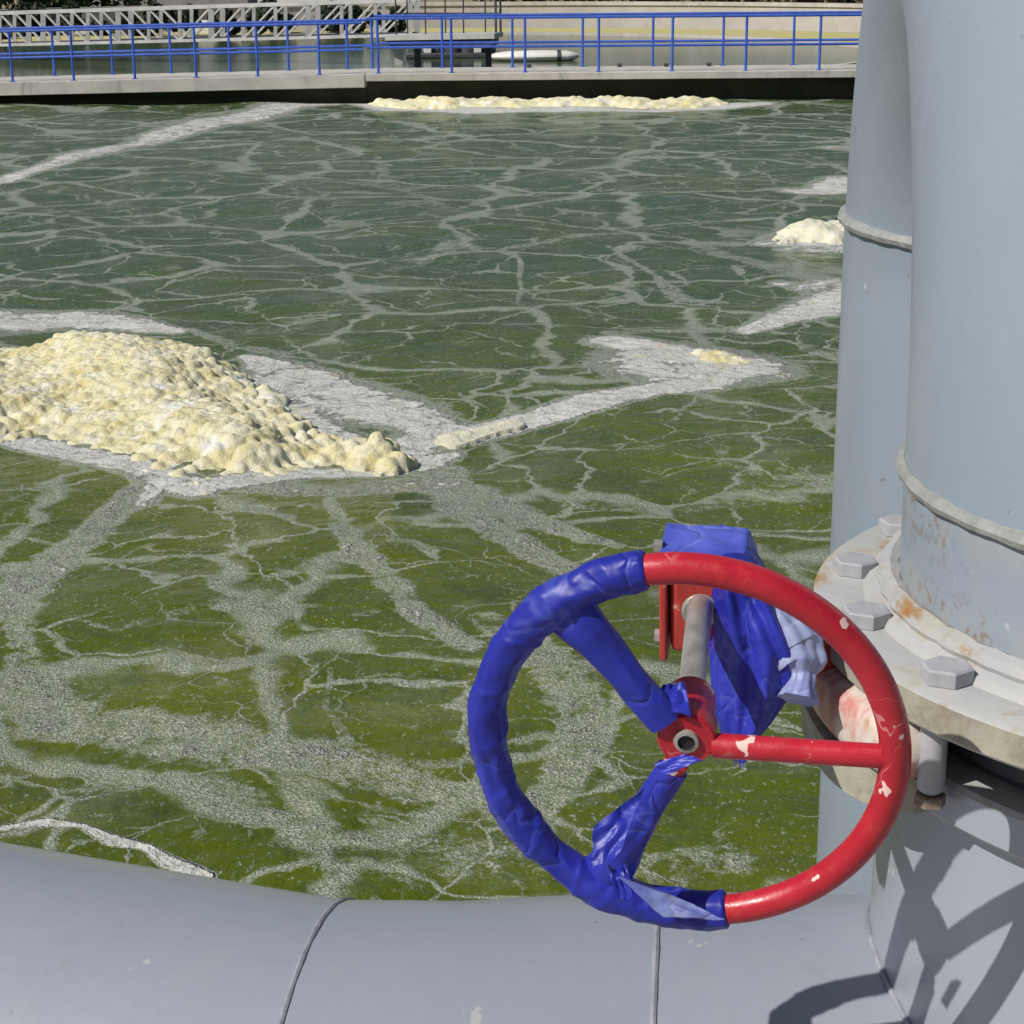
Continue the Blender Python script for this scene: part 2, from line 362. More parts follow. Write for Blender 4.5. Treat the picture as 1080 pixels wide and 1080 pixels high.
# far walkway: right run level with the picture, left run swinging towards us
zD = float(at(620, 76, FARY)[2])                        # deck level
A = np.array([-9.4, 39.25]); Bp = at(385, 80, FARY)[:2]; Bp = np.array([Bp[0], FARY]); Cc = np.array([XW+4, FARY-.25])
dl = (A-Bp)/np.linalg.norm(A-Bp); A = Bp+dl*26; SL = -.0165
def slab(p, q, w, z0, z1, mb, f=0, sl=0, s0=0):
    d = (q-p)/np.linalg.norm(q-p); n = np.array([-d[1], d[0]]); n = n if n[1] > 0 else -n
    a, b = p+n*f, q+n*f; c, e = q+n*w, p+n*w
    L = np.linalg.norm(q-p)*sl; L0 = L if s0 == 0 else 0
    v = [(a[0], a[1], z0), (b[0], b[1], z0+L0), (c[0], c[1], z0+L0), (e[0], e[1], z0)]; v += [(v[0][0], v[0][1], z1), (v[1][0], v[1][1], z1+L), (v[2][0], v[2][1], z1+L), (v[3][0], v[3][1], z1)]
    mb.add(v, [(3, 2, 1, 0), (4, 5, 6, 7), (0, 1, 5, 4), (1, 2, 6, 5), (2, 3, 7, 6), (3, 0, 4, 7)])
for nm, p, q, dz in (('far_walkway', Bp+np.array([.01, 0]), Cc, 0), ('far_walkway', Bp-np.array([.01, 0]), A, -.006)):
    m_ = MB(); slab(p, q, 2.15, zD-.15-(.12 if dz else 0)+dz, zD+dz, m_, 0, SL if dz else 0); tag(m_.build(nm, M_conc, bevel=.012), kind='structure')
    m_ = MB(); slab(p, q, 2.1, -1.1, zD-.154-(.12 if dz else 0)+dz, m_, .45, SL if dz else 0, 1); tag(m_.build('far_basin_wall', M_wall), ('basin wall coloured dark as shade under the straight right run of the far walkway' if dz == 0 else 'basin wall coloured dark as shade under the left run of the far walkway'), 'wall')

def railing(p, q, off, sp, label, start=.35, dz=0, sl=0, hh=1.09):
    d = (q-p)/np.linalg.norm(q-p); L = np.linalg.norm(q-p); n = np.array([-d[1], d[0]]); n = n if n[1] > 0 else -n
    z = zD+dz
    def pt(t, h): s = p+d*t+n*off; return (float(s[0]), float(s[1]), z+h+sl*t)
    root = empty('railing', pt(start, 0), label, 'railing', 'blue railings along the far walkway')
    for h in (hh, .50*hh/1.05):
        MB().sweep([pt(.05, h), pt(L-.05, h)], .027, 8).build('top_rail' if h > .9 else 'mid_rail', M_rail, root)
    k = 0; t = start
    while t < L and k < 40:
        m_ = MB().sweep([pt(t, .002), pt(t, hh-.025)], .028, 8); zz = pt(t, 0)[2]; m_.box(pt(t, 0)[0]-.06, pt(t, 0)[1]-.05, zz+.002, pt(t, 0)[0]+.06, pt(t, 0)[1]+.05, zz+.014)
        m_.build('post', M_rail, root); t += sp; k += 1
    return root
railing(Bp, Cc, .10, 1.51, 'front blue railing on the right run of the far walkway, nearer the foam strip', .27)
railing(Bp, Cc, 2.02, 1.51, 'rear blue railing on the right run of the far walkway, on its clarifier side', .0)
railing(Bp, A, .10, 1.28, 'front blue railing on the left run of the far walkway, before the truss bridge', .95, -.006, SL, 1.02)
railing(Bp, A, 2.02, 1.28, 'rear blue railing on the left run of the far walkway, nearest the truss', .6, -.006, SL, 1.02)
# kerb blocks / small lights along the far edge
for px, wh in ((653, 'left of the middle of the row'), (702, 'right of the middle of the row'), (747, 'farthest right of the row'), (558, 'farthest left of the row')):
    b_ = at(px, 69, FARY+1.9); q = MB(); q.box(b_[0]-.05, FARY+1.72, zD+.002, b_[0]+.05, FARY+1.84, zD+.07)
    tag(q.build('kerb_block', M_dark, bevel=.01), 'small dark block on the far walkway rear edge, '+wh, 'block', 'small dark blocks along the walkway edge')

# ---------------------------------------------------------------- tank water with its foam density
STROKES = [
 (1.5, [(-40,452,20),(0,462,16),(60,476,16),(120,488,18),(180,506,20),(215,515,18),(260,508,14),(330,498,12),(400,494,10),(445,484,12)]),
 (1.3, [(262,395,20),(290,420,24),(320,445,22),(360,462,18),(420,472,14),(455,476,16)]),
 (1.3, [(180,492,24),(170,512,26),(160,530,20)]),
 (1.8, [(380,108.5,5),(430,115,5),(520,116,4),(600,116,5),(690,117,4),(775,111,5),(800,110,3)]),
 (1.3, [(815,254,8),(850,256,8),(900,254,8)]), (1.2, [(885,155,6),(900,156,6)]),
 (.9, [(0,108,4),(60,113,6),(85,118,10),(110,113,4)]),
 (.8, [(520,262,5),(548,275,7),(555,300,5),(545,318,4)]), (.8, [(640,262,5),(690,292,6),(720,315,6),(760,318,4)]),
 (.7, [(640,330,5),(600,320,4),(560,322,4),(500,312,4),(470,300,5)]), (.8, [(200,345,6),(250,362,8),(300,372,8)]),
 (.7, [(0,235,4),(60,225,4),(130,215,5)]), (.7, [(260,195,4),(330,190,4),(420,196,5),(500,196,4),(560,205,4)]),
 (1.32, [(0,190,9),(60,172,10),(110,158,10),(150,150,12),(190,138,16),(230,128,16),(270,120,14),(310,111,9),(350,107,6),(385,107,6)]),
 (.62, [(160,150,18),(165,168,18),(150,190,22),(140,212,18),(150,235,10),(125,240,8)]),
 (.62, [(200,150,4),(270,150,5),(310,160,5),(400,158,5),(480,150,5),(560,140,5),(600,130,6),(607,119,9)]),
 (.7, [(395,165,7),(410,190,9),(440,203,9),(470,218,10),(505,236,8)]),
 (.62, [(400,240,8),(425,262,18),(440,280,24),(405,295,28),(380,312,22),(340,330,18),(300,345,14),(240,348,8)]),
 (.75, [(445,278,10),(475,256,8),(520,265,5),(600,252,5),(680,246,5),(730,252,8),(765,270,12),(805,281,12),(850,292,16),(893,290,28)]),
 (.9, [(735,256,6),(790,256,10),(820,243,10)]), (1.3, [(820,300,6),(850,305,10),(895,300,16)]), (1.3, [(835,262,5),(870,262,8),(900,262,8)]), (1.5, [(850,200,10),(872,198,18),(900,190,22)]),
 (1.5, [(790,348,8),(830,335,18),(865,325,26),(900,315,36)]), (.8, [(640,352,6),(700,347,6),(760,346,7),(800,345,10)]),
 (1.5, [(645,362,18),(685,370,30),(725,384,40),(760,386,34),(795,388,16)]),
 (1.7, [(770,394,18),(725,405,17),(680,412,14),(620,425,17),(560,438,16),(510,450,16),(470,458,14),(440,462,14)]),
 (1.45, [(262,374,8),(295,388,40),(340,410,52),(400,432,46),(450,445,36),(480,455,22),(520,447,10)]),
 (1.5, [(-40,340,36),(60,336,24),(130,341,14),(185,347,7)]),
 (.5, [(240,352,8),(330,340,20),(400,330,20),(460,345,8),(540,355,6),(620,345,5)]),
 (.95, [(165,503,30),(148,525,30),(110,552,26),(70,580,32),(30,610,42),(-5,640,50)]),
 (.8, [(5,640,40),(12,680,30),(30,712,50),(60,742,50)]),
 (.95, [(220,514,10),(300,516,18),(360,520,18),(440,505,38),(500,522,34),(540,546,24),(600,562,12),(650,572,7)]),
 (.9, [(465,492,46),(480,540,30),(555,583,20),(610,602,16)]),
 (.85, [(345,530,14),(362,560,20),(390,590,24),(420,620,26),(450,650,24),(505,682,22)]),
 (.7, [(400,597,10),(340,602,10),(290,615,9),(230,640,9),(170,652,6),(120,665,5),(60,652,4)]),
 (.65, [(258,682,5),(265,657,6),(320,641,6),(380,650,8),(412,640,8)]),
 (.65, [(50,690,5),(110,693,6),(180,692,5),(222,710,8),(260,722,13),(300,715,9),(350,690,6),(400,670,6),(430,665,6)]),
 (.7, [(352,700,6),(345,740,6),(365,780,10),(400,802,12),(440,806,12),(505,800,10)]),
 (.85, [(-10,740,60),(60,750,56),(140,760,52),(220,775,60),(300,790,60),(360,810,50),(430,832,40),(500,838,36),(560,872,44)]),
 (.8, [(560,860,50),(600,830,56),(625,765,66),(600,712,56),(560,682,36),(520,652,26)]),
 (.68, [(-10,800,30),(80,812,36),(160,812,34),(240,832,28),(300,860,36),(360,902,56),(430,906,56),(500,905,56),(580,900,56),(700,915,60),(770,905,40)]),
 (1.6, [(-10,868,4),(50,860,8),(90,864,4),(120,882,9),(155,888,6),(180,907,14),(203,920,18)]),
 (.68, [(540,522,8),(600,533,9),(700,535,9),(780,526,14),(830,516,28),(885,500,40)]),
 (.62, [(745,415,9),(755,450,11),(765,485,13),(790,503,18),(840,500,22)]),
 (.55, [(800,420,4),(838,430,5),(850,458,6),(830,480,8)]),
 (.55, [(280,215,6),(300,232,8),(350,245,8),(392,250,8)]), (.6, [(600,150,4),(650,165,4),(720,182,6),(790,200,6),(842,216,6)]),
 (.5, [(830,545,34),(852,600,50),(860,660,40)]), (.6, [(0,500,12),(12,520,9),(6,545,14)]),
 (.5, [(0,276,5),(60,254,5),(112,241,6)]), (.5, [(700,640,8),(720,700,40),(700,860,40),(650,880,30)]),
 (.55, [(0,545,8),(40,560,6),(90,545,8)]), (.5, [(470,360,5),(455,390,5),(470,410,4)]),
]
def water_mesh():
    rows = [2.07]
    while rows[-1] < FARY+.6: rows.append(rows[-1]+max(.012, .0011*rows[-1]*rows[-1]*.16+.006*rows[-1]/2.6*.9))
    Y = np.array(rows); tt = np.concatenate([np.linspace(-1, -.36, 16)[:-1], np.linspace(-.36, .30, 620), np.linspace(.30, 1, 16)[1:]])
    X = np.empty((len(Y), len(tt)))
    for i, y in enumerate(Y):
        x = tt*y; lo, hi = tt > .30, tt < -.36
        x[lo] = .30*y+(XW-.30*y)*(tt[lo]-.30)/.70; x[hi] = -.36*y-(XW-.36*y)*(-.36-tt[hi])/.64; X[i] = x
    YY = np.repeat(Y[:, None], len(tt), 1); F = np.zeros_like(X)
    rr = np.random.default_rng(5); ph = rr.uniform(0, 6.28, 14)
    wx = sum(np.sin(X*k*.9+YY*k*.6*s+ph[i])/k for i, (k, s) in enumerate([(2.1, 1), (4.7, -1), (9.5, 1), (17, -1), (31, 1)]))*.06
    wy = sum(np.sin(YY*k*.8-X*k*.7*s+ph[i+6])/k for i, (k, s) in enumerate([(1.9, 1), (4.1, -1), (8.7, 1), (19, -1), (33, 1)]))*.06
    Xw, Yw = X+wx, YY+wy
    for s, pts in STROKES:
        wp = []
        for i, (x, y, w) in enumerate(pts):
            j = min(i, len(pts)-2); dx, dy = pts[j+1][0]-pts[j][0], pts[j+1][1]-pts[j][1]; L = math.hypot(dx, dy)
            nx, ny = -dy/L, dx/L; c = onz(x, y, 0)[:2]; e = onz(x+nx*w/2, y+ny*w/2, 0)[:2]; t = onz(x+dx/L, y+dy/L, 0)[:2]-c
            t /= np.linalg.norm(t); v = e-c; wp.append((c[0], c[1], abs(v[0]*t[1]-v[1]*t[0])*1.05+.008))
        for (x0, y0, h0), (x1, y1, h1) in zip(wp, wp[1:]):
            pad = 2.2*max(h0, h1)+.1; i0 = np.searchsorted(Y, min(y0, y1)-pad-.2); i1 = np.searchsorted(Y, max(y0, y1)+pad+.2)
            if i1 <= i0: continue
            xs, ys = Xw[i0:i1], Yw[i0:i1]; dx, dy = x1-x0, y1-y0; L2 = dx*dx+dy*dy+1e-9
            t = np.clip(((xs-x0)*dx+(ys-y0)*dy)/L2, 0, 1); d = np.hypot(xs-x0-t*dx, ys-y0-t*dy)/(h0+(h1-h0)*t)
            F[i0:i1] = np.maximum(F[i0:i1], s*np.clip((1.75-d)/1.15, 0, 1))
    Z = .020*sum(np.sin(X*k+YY*k*s*1.3+ph[i+9])/(i+1) for i, (k, s) in enumerate([(1.3, .6), (2.1, -.8), (3.7, .5)]))*np.clip((YY-2.6)/3, 0, 1)
    nr, nc = X.shape; me = bpy.data.meshes.new('water')
    V = np.stack([X, YY, Z], -1).reshape(-1, 3); idx = np.arange(nr*nc).reshape(nr, nc)
    Q = np.stack([idx[:-1, :-1], idx[:-1, 1:], idx[1:, 1:], idx[1:, :-1]], -1).reshape(-1, 4)
    me.vertices.add(len(V)); me.vertices.foreach_set('co', V.ravel().astype('f'))
    me.loops.add(len(Q)*4); me.loops.foreach_set('vertex_index', Q.ravel()); me.polygons.add(len(Q))
    me.polygons.foreach_set('loop_start', np.arange(0, len(Q)*4, 4)); me.update(calc_edges=True); me.validate()
    me.polygons.foreach_set('use_smooth', np.ones(len(Q), bool))
    at_ = me.attributes.new('foam', 'FLOAT', 'POINT'); at_.data.foreach_set('value', F.ravel().astype('f'))
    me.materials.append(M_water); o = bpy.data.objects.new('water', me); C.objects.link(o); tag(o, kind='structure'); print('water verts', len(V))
water_mesh()

# ---------------------------------------------------------------- foam heaps
def inside(poly, X, Y):
    c = np.zeros(X.shape, bool); D = np.full(X.shape, 1e9); n = len(poly)
    for i in range(n):
        x0, y0 = poly[i]; x1, y1 = poly[(i+1) % n]
        with np.errstate(divide='ignore', invalid='ignore'):
            c ^= ((y0 > Y) != (y1 > Y)) & (X < (x1-x0)*(Y-y0)/(y1-y0+1e-12)+x0)
        dx, dy = x1-x0, y1-y0; t = np.clip(((X-x0)*dx+(Y-y0)*dy)/(dx*dx+dy*dy+1e-12), 0, 1)
        D = np.minimum(D, np.hypot(X-x0-t*dx, Y-y0-t*dy))
    return c, D
def heap(px, height, step, blobs, rad, mat, label, edge=.25, seed=1, stepy=None):
    poly = [tuple(onz(x, y, 0)[:2]) for x, y in px]; P = np.array(poly); r = np.random.default_rng(seed)
    x0, y0 = P.min(0)-.1; x1, y1 = P.max(0)+.1; xs = np.arange(x0, x1, step); ys = np.arange(y0, y1, stepy or step)
    X, Y = np.meshgrid(xs, ys); jit = (np.sin(X*9+Y*5)+np.sin(X*23-Y*17)*.6+np.sin(X*47+Y*39)*.35)*edge*.22
    c, D = inside(poly, X, Y); sdist = np.where(c, D, -D)+jit
    base = height*np.clip(sdist/edge, 0, 1)**.8*(.72+.28*np.sin(X*2.3+1)*np.sin(Y*1.9+2)+.22*np.sin(X*5.1+Y*2.2))
    Z = base.copy(); n = 0; tries = 0
    while n < blobs and tries < blobs*8:
        tries += 1; bx, by = r.uniform(x0, x1), r.uniform(y0, y1); i = min(int((by-y0)/(stepy or step)), len(ys)-1); j = min(int((bx-x0)/step), len(xs)-1)
        if sdist[i, j] < .0: continue
        n += 1; rr = rad*r.choice([.35, .5, .7, 1, 1.5], p=[.42, .30, .16, .09, .03]); k = int(rr/step)+1; ky = int(rr/(stepy or step))+1
        a0, a1, b0, b1 = max(i-ky, 0), i+ky+1, max(j-k, 0), j+k+1
        d2 = (X[a0:a1, b0:b1]-bx)**2+(Y[a0:a1, b0:b1]-by)**2; zc = base[i, j]+rr*r.uniform(-.45, .12)-rr*.5*(1-min(1, max(0, sdist[i, j])/edge))
        Z[a0:a1, b0:b1] = np.maximum(Z[a0:a1, b0:b1], np.where(d2 < rr*rr, zc+np.sqrt(np.maximum(rr*rr-d2, 0))*.62, -9))
    q = r.normal(size=Z.shape)
    for _ in range(2): q = (q+np.roll(q, 1, 0)+np.roll(q, -1, 0)+np.roll(q, 1, 1)+np.roll(q, -1, 1))/5
    for _ in range(2): Z = (Z*2+np.roll(Z, 1, 0)+np.roll(Z, -1, 0)+np.roll(Z, 1, 1)+np.roll(Z, -1, 1))/6
    und = sum(np.sin(X*k+Y*k*.7*s_+p_)*np.sin(Y*k*1.1-X*k*.4*s_+p_*2)/k for k, s_, p_ in ((6, 1, .3), (11, -1, 1.9), (19, 1, 4.1), (37, -1, 2.2)))
    Z = Z+(q*rad*.14+und*height*.55)*np.clip(sdist/.08, 0, 1)
    Z = np.where(sdist > -.03, Z, -.04); Z[0, :] = Z[-1, :] = -.04; Z[:, 0] = Z[:, -1] = -.04
    nr, nc = X.shape; V = np.stack([X, Y, Z-.004], -1).reshape(-1, 3); idx = np.arange(nr*nc).reshape(nr, nc)
    Q = np.stack([idx[:-1, :-1], idx[:-1, 1:], idx[1:, 1:], idx[1:, :-1]], -1).reshape(-1, 4)
    Q = Q[(Z.reshape(-1)[Q] > -.039).any(1)]; used = np.unique(Q); mp = -np.ones(nr*nc, int); mp[used] = np.arange(len(used))
    me = bpy.data.meshes.new('foam_heap'); ctr = V[used].mean(0); ctr[2] = 0
    me.from_pydata((V[used]-ctr).tolist(), [], mp[Q].tolist()); me.materials.append(mat)
    me.polygons.foreach_set('use_smooth', np.ones(len(me.polygons), bool))
    o = bpy.data.objects.new('foam_heap', me); C.objects.link(o); o.location = ctr.tolist(); tag(o, label, 'foam heap'); print('heap', len(used)); return o
heap([(-160,395),(-60,375),(0,372),(60,366),(130,362),(200,368),(240,384),(268,402),(262,420),(275,432),(302,446),(325,468),(380,474),(430,478),(442,486),(425,492),(380,492),(300,495),(250,506),(215,511),(180,501),(120,481),(60,470),(0,457),(-90,440),(-160,430)],
     .19, .0095, 24000, .036, M_foam, 'large lumpy heap of yellow foam on green water at the left', .42, 3)
heap([(262,412),(285,408),(302,420),(296,434),(276,434)], .06, .011, 400, .026, M_foamw, 'pale clot of foam beside the right shoulder of the large yellow heap', .1, 7)
heap([(712,374),(735,370),(765,373),(790,382),(775,386),(735,385)], .055, .012, 900, .034, M_foam, 'small yellow foam clump riding on the white ribbon near the middle of the tank', .12, 4)
heap([(466,464),(470,458),(500,452),(545,442),(545,447),(505,460),(478,468)], .03, .012, 500, .020, M_foamw, 'thin pale foam crust at the left end of the white ribbon', .06, 9)
heap([(815,248),(835,243),(870,240),(960,232),(960,250),(880,254),(830,254)], .13, .02, 3500, .055, M_foamw, 'cream foam heap drifting just left of the upright grey pipe', .3, 5)
heap([(385,109.5),(430,109),(520,108.5),(600,108.5),(690,108),(760,109),(772,110),(745,111.5),(690,114),(600,113.5),(520,113.5),(440,113.5),(395,112)], .12, .035, 9000, .07, M_foam,
     'long yellow foam strip lying against the far basin wall', .25, 6)

# ---------------------------------------------------------------- grey pipework
CX, CY = .6387, 1.4836
ZW, ZF1, ZF0, ZL1, ZL0, ZH = H-.42, H-.534, H-.564, H-.621, H-.658, H-1.172
RP, RF, RH, RL = .305, .378, .313, .337
FCX = .743; RB = .4615
gd = Vector((FCX-.6387, .9164, 0)).normalized()                                                   # elbow radius
far = Vector((CX, CY, 0))+gd*2*RB
goose = empty('gooseneck_pipe', (CX, CY, ZF0), 'tall grey arched pipe rising from the bolted flange and dropping into the tank behind', 'pipe')
def at_z(v, z): return Vector((v.x, v.y, z))
c0 = Vector((CX, CY, 0))
def elbow(a0, a1, n=26):
    return [c0+gd*(RB-RB*math.cos(a))+Vector((0, 0, ZW+RB*math.sin(a))) for a in [a0+(a1-a0)*i/n for i in range(n+1)]]
MB().sweep([at_z(c0, ZF1-.001), at_z(c0, ZW)], RP, 96, caps=False, up=tuple(gd)).build('riser', M_pipe, goose)
MB().sweep(elbow(0, math.pi/2), RP, 96, caps=False, up=(gd.y, -gd.x, 0)).build('elbow', M_pipe2, goose)
MB().sweep(elbow(math.pi/2, math.pi), RP, 96, caps=False, up=(gd.y, -gd.x, 0)).build('elbow', M_pipe2, goose)
MB().sweep([at_z(far, ZW), at_z(far, -.9)], RP, 96, caps=False, up=tuple(gd)).build('downpipe', M_pipe2, goose)
def weld(c, n_, r, th, parent, mat, seed=0, u=None):
    pts = ring_pts(c, n_, r, 220, u=u); rr = np.random.default_rng(seed)
    j = rr.normal(size=220); j = (j+np.roll(j, 1)+np.roll(j, 2)+np.roll(j, -1))/4
    rad = [th*(1+.07*math.sin(i*2*math.pi*37/220)+.10*j[i]) for i in range(220)]
    return MB().sweep(pts, rad, 8, closed=True).build('weld_bead', mat, parent)
weld(at_z(c0, ZW), (0, 0, 1), RP+.001, .0068, goose, M_weld, 1)
wa = math.pi-.20; weld(elbow(wa, wa, 1)[0], gd*.02+Vector((0, 0, -1)), RP+.001, .0085, goose, M_weld, 2)
# flange: plate, raised neck
fl = MB().lathe([(RP-.02, 0), (RF-.003, 0), (RF, .003), (RF, .027), (RF-.004, .030), (RP+.030, .030), (RP+.026, .036), (RP+.012, .042), (RP-.02, .042)], (CX, CY, ZF0), 128).build('flange', M_flange, goose)
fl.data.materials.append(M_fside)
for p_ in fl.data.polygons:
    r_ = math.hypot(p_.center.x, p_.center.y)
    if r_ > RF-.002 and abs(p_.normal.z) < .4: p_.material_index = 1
w_ = MB().sweep(ring_pts((CX, CY, ZF1+.014), (0, 0, 1), RP+.008, 200), [.011*(1+.05*math.sin(k_*1.3)+.05*random.gauss(0, 1)) for k_ in range(200)], 8, closed=True).build('weld_bead', M_flange, goose)
def hexhead(c, r, h, mb, rot=0):
    vs = [(c[0]+r*math.cos(rot+k*math.pi/3), c[1]+r*math.sin(rot+k*math.pi/3), c[2]+z) for z in (0, h*.88) for k in range(6)]
    vs += [(c[0]+r*.9*math.cos(rot+k*math.pi/3), c[1]+r*.9*math.sin(rot+k*math.pi/3), c[2]+h) for k in range(6)]
    fs = [(k, (k+1) % 6, 6+(k+1) % 6, 6+k) for k in range(6)]+[(6+k, 6+(k+1) % 6, 12+(k+1) % 6, 12+k) for k in range(6)]+[tuple(range(12, 18))]
    mb.add(vs, fs)
proto = None
for k in range(16):
    a = math.radians(162.5+22.5*k); bc = (CX+.345*math.cos(a), CY+.345*math.sin(a), ZF1+.0005)
    if proto is None:
        mb = MB(); hexhead((bc[0], bc[1], bc[2]), .0208, .0125, mb, math.radians(-85))
        proto = mb.build('flange_bolt', M_bolt, goose, origin=bc, ang=25)
    else:
        o = proto.copy(); C.objects.link(o); o.parent = goose; o.location = Vector(bc)-goose.location
        o.rotation_euler.z = random.choice((0, .12, -.1, .22))
# header
hp = [Vector((-3.2, 2.62, ZH)), Vector((-.62, 1.655, ZH)), Vector((-.30, 1.542, ZH)), Vector((-.235, 1.520, ZH)), Vector((-.188, 1.508, ZH)), Vector((-.05, 1.502, ZH)), Vector((.05, 1.512, ZH)), Vector((.13, 1.520, ZH)), Vector((.30, 1.510, ZH)), Vector((.64, 1.4836, ZH)), Vector((1.4, 1.40, ZH)), Vector((3.2, 1.05, ZH))]
header = empty('header_pipe', (CX, CY, ZH-RH), 'thick grey header pipe running across the foreground under the valve', 'pipe')
s1, s2 = (.985, -.14, .0), (.99, -.10, 0)
MB().sweep(hp[:5], RH, 96, caps=True, up=(0, 0, 1), t1=s1).build('pipe_run', M_header, header)
MB().sweep(hp[4:8], RH, 96, caps=False, up=(0, 0, 1), t0=s1, t1=s2).build('pipe_bend', M_header, header)
MB().sweep(hp[7:], RH, 96, caps=True, up=(0, 0, 1), t0=s2).build('pipe_run', M_header, header)
weld(hp[4], s1, RH-.001, .0034, header, M_weldh, 5)
weld(hp[7], s2, RH-.001, .0034, header, M_weldh, 6)
RS = .314
MB().sweep([at_z(c0, ZH), at_z(c0, ZL0+.001)], RS, 96, caps=False).build('branch', M_header, header)
sp = []
for k in range(200):
    a = 2*math.pi*k/200; x, y = RS*math.cos(a), RS*math.sin(a); cyy = 1.4836-(x)*.09 if x > 0 else 1.4836-x*.075
    dy = (CY+y)-cyy; sp.append(Vector((CX+x*1.003, CY+y*1.003, ZH+math.sqrt(max(RH*RH-dy*dy, 1e-5))+.001)))
MB().sweep(sp, [.0035*(1+.15*random.gauss(0, 1)*.4) for _ in sp], 6, closed=True).build('weld_bead', M_weldh, header)
fl2 = MB().lathe([(RS-.02, .037), (RL-.004, .037), (RL, .033), (RL, .004), (RL-.004, 0), (RS-.02, 0)], (CX, CY, ZL0), 128).build('flange', M_flange, header)
fl2.data.materials.append(M_header)
for p_ in fl2.data.polygons:
    if math.hypot(p_.center.x, p_.center.y) > RL-.003 and abs(p_.normal.z) < .4: p_.material_index = 1
ev = []; ne = 24
for k in range(ne+1):
    t_ = k/ne; a = math.radians(160+44*t_); ro_ = .385-.035*abs(2*t_-1)**5
    for r_, z_ in ((.30, -.018), (ro_, -.018), (ro_, .012), (.30, .012)): ev.append((CX+r_*math.cos(a), CY+r_*math.sin(a), ZL1-.016+z_))
MB().add(ev, [(4*k+j, 4*k+(j+1) % 4, 4*k+4+(j+1) % 4, 4*k+4+j) for k in range(ne) for j in range(4)]+[(0, 1, 2, 3), (4*ne+3, 4*ne+2, 4*ne+1, 4*ne)]).build('bolting_ear', M_fside, header)
# pipe saddles standing on the platform
for x_ in (-1.6, 2.2):
    yy = float(np.interp(x_, [q.x for q in hp], [q.y for q in hp])); q = MB(); zt = H-1.658
    q.box(x_-.12, yy-.36, zt, x_+.12, yy+.36, ZH-.26); tag(q.build('pipe_support', M_conc, bevel=.01), 'concrete block carrying the '+('left' if x_ < 0 else 'right')+' end of the header pipe', 'support')

# ---------------------------------------------------------------- valve
valve = empty('butterfly_valve', (CX, CY, ZL1), 'valve body coloured dark as gap shade, clamped between the grey flanges, with a red gearbox at its left', 'valve')
MB().lathe([(.26, .0015), (.300, .0015), (.308, .010), (.308, .046), (.300, .0555), (.26, .0555)], (CX, CY, ZL1), 128).build('valve_body', M_gapshade, valve)
zl = (ZL1+ZF0)/2-.002; lp = []
for i in range(40):
    a = math.radians(172+(207-172)*i/39); lp.append((CX+.362*math.cos(a), CY+.362*math.sin(a), zl))
def lugf(i, a, r):
    e = min(1, math.sqrt(max(0, 1-abs(i/39*2-1)**8))+.15); return (.027*e*math.copysign(abs(math.cos(a))**.7, math.cos(a)), .026*e*math.copysign(abs(math.sin(a))**.7, math.sin(a)))
MB().sweep(lp, 1, 24, fn=lugf, up=(0, 0, 1)).build('lug', M_lug, valve)
sproto = None
for k in range(16):
    a = math.radians(162.5+22.5*k)
    if 160 < math.degrees(a) % 360 < 200: continue
    bc = (CX+.354*math.cos(a), CY+.354*math.sin(a), ZL1-(.020 if k != 2 else .002))
    if sproto is None:
        sproto = MB().lathe([(.007, -.003), (.0100, 0), (.0108, .004), (.0108, .055), (.0108, .0765)], bc, 24).build('stud', M_bolt, valve, origin=bc)
        mb = MB(); hexhead((bc[0], bc[1], bc[2]-.013), .0125, .009, mb); nproto = mb.build('nut', M_rustbolt, sproto, ang=25, origin=bc)
    else:
        o = sproto.copy(); C.objects.link(o); o.parent = valve; o.location = Vector(bc)-valve.location
        n_ = nproto.copy(); C.objects.link(n_); n_.parent = o; n_.location = (0, 0, 0); n_.rotation_euler.z = random.uniform(0, 1)
# gearbox frame
P0 = Vector(ray(724.8, 788.2)*1.33)+Vector((0, 0, H))
dW = Vector((.18406714, .96630563, .17992421)).normalized(); uW = Vector((.9823369, -.18712086, 0)); wW = uW.cross(dW).normalized()
if wW.z < 0: wW = -wW
G = Vector(ray(739, 642)*1.51)+Vector((0, 0, H)); dS = (G-P0).normalized()
def gl(a, b, h): return G+uW*a+dW*b+wW*h            # local: right, back, up
def lbox(mb, a0, a1, b0, b1, h0, h1):
    v = [gl(a, b, h) for h in (h0, h1) for b in (b0, b1) for a in (a0, a1)]
    mb.add(v, [(0, 2, 3, 1), (4, 5, 7, 6), (0, 1, 5, 4), (2, 6, 7, 3), (0, 4, 6, 2), (1, 3, 7, 5)])
mb = MB(); lbox(mb, -.026, .036, .002, .050, -.046, .040); gb = mb.build('gearbox', M_red2, valve, bevel=.007)
mb = MB(); lbox(mb, -.034, -.0275, -.001, .046, -.052, .043); mb.build('end_plate', M_red2, gb, bevel=.002)
for h_ in (.045, -.040):
    pp = gl(-.034, .02, h_); MB().sweep([pp+uW*.001, pp-uW*.006], .006, 6).build('cover_screw', M_steel, gb, ang=25)
# stem towards the valve body
MB().sweep([gl(.030, .028, -.01), Vector((CX-.33, CY-.01, zl))], .024, 24).build('stem_housing', M_red2, valve)
MB().sweep(ring_pts(G-dS*.004, dS, .0125, 40), .0032, 8, closed=True).build('seal_ring', M_steel, gb)
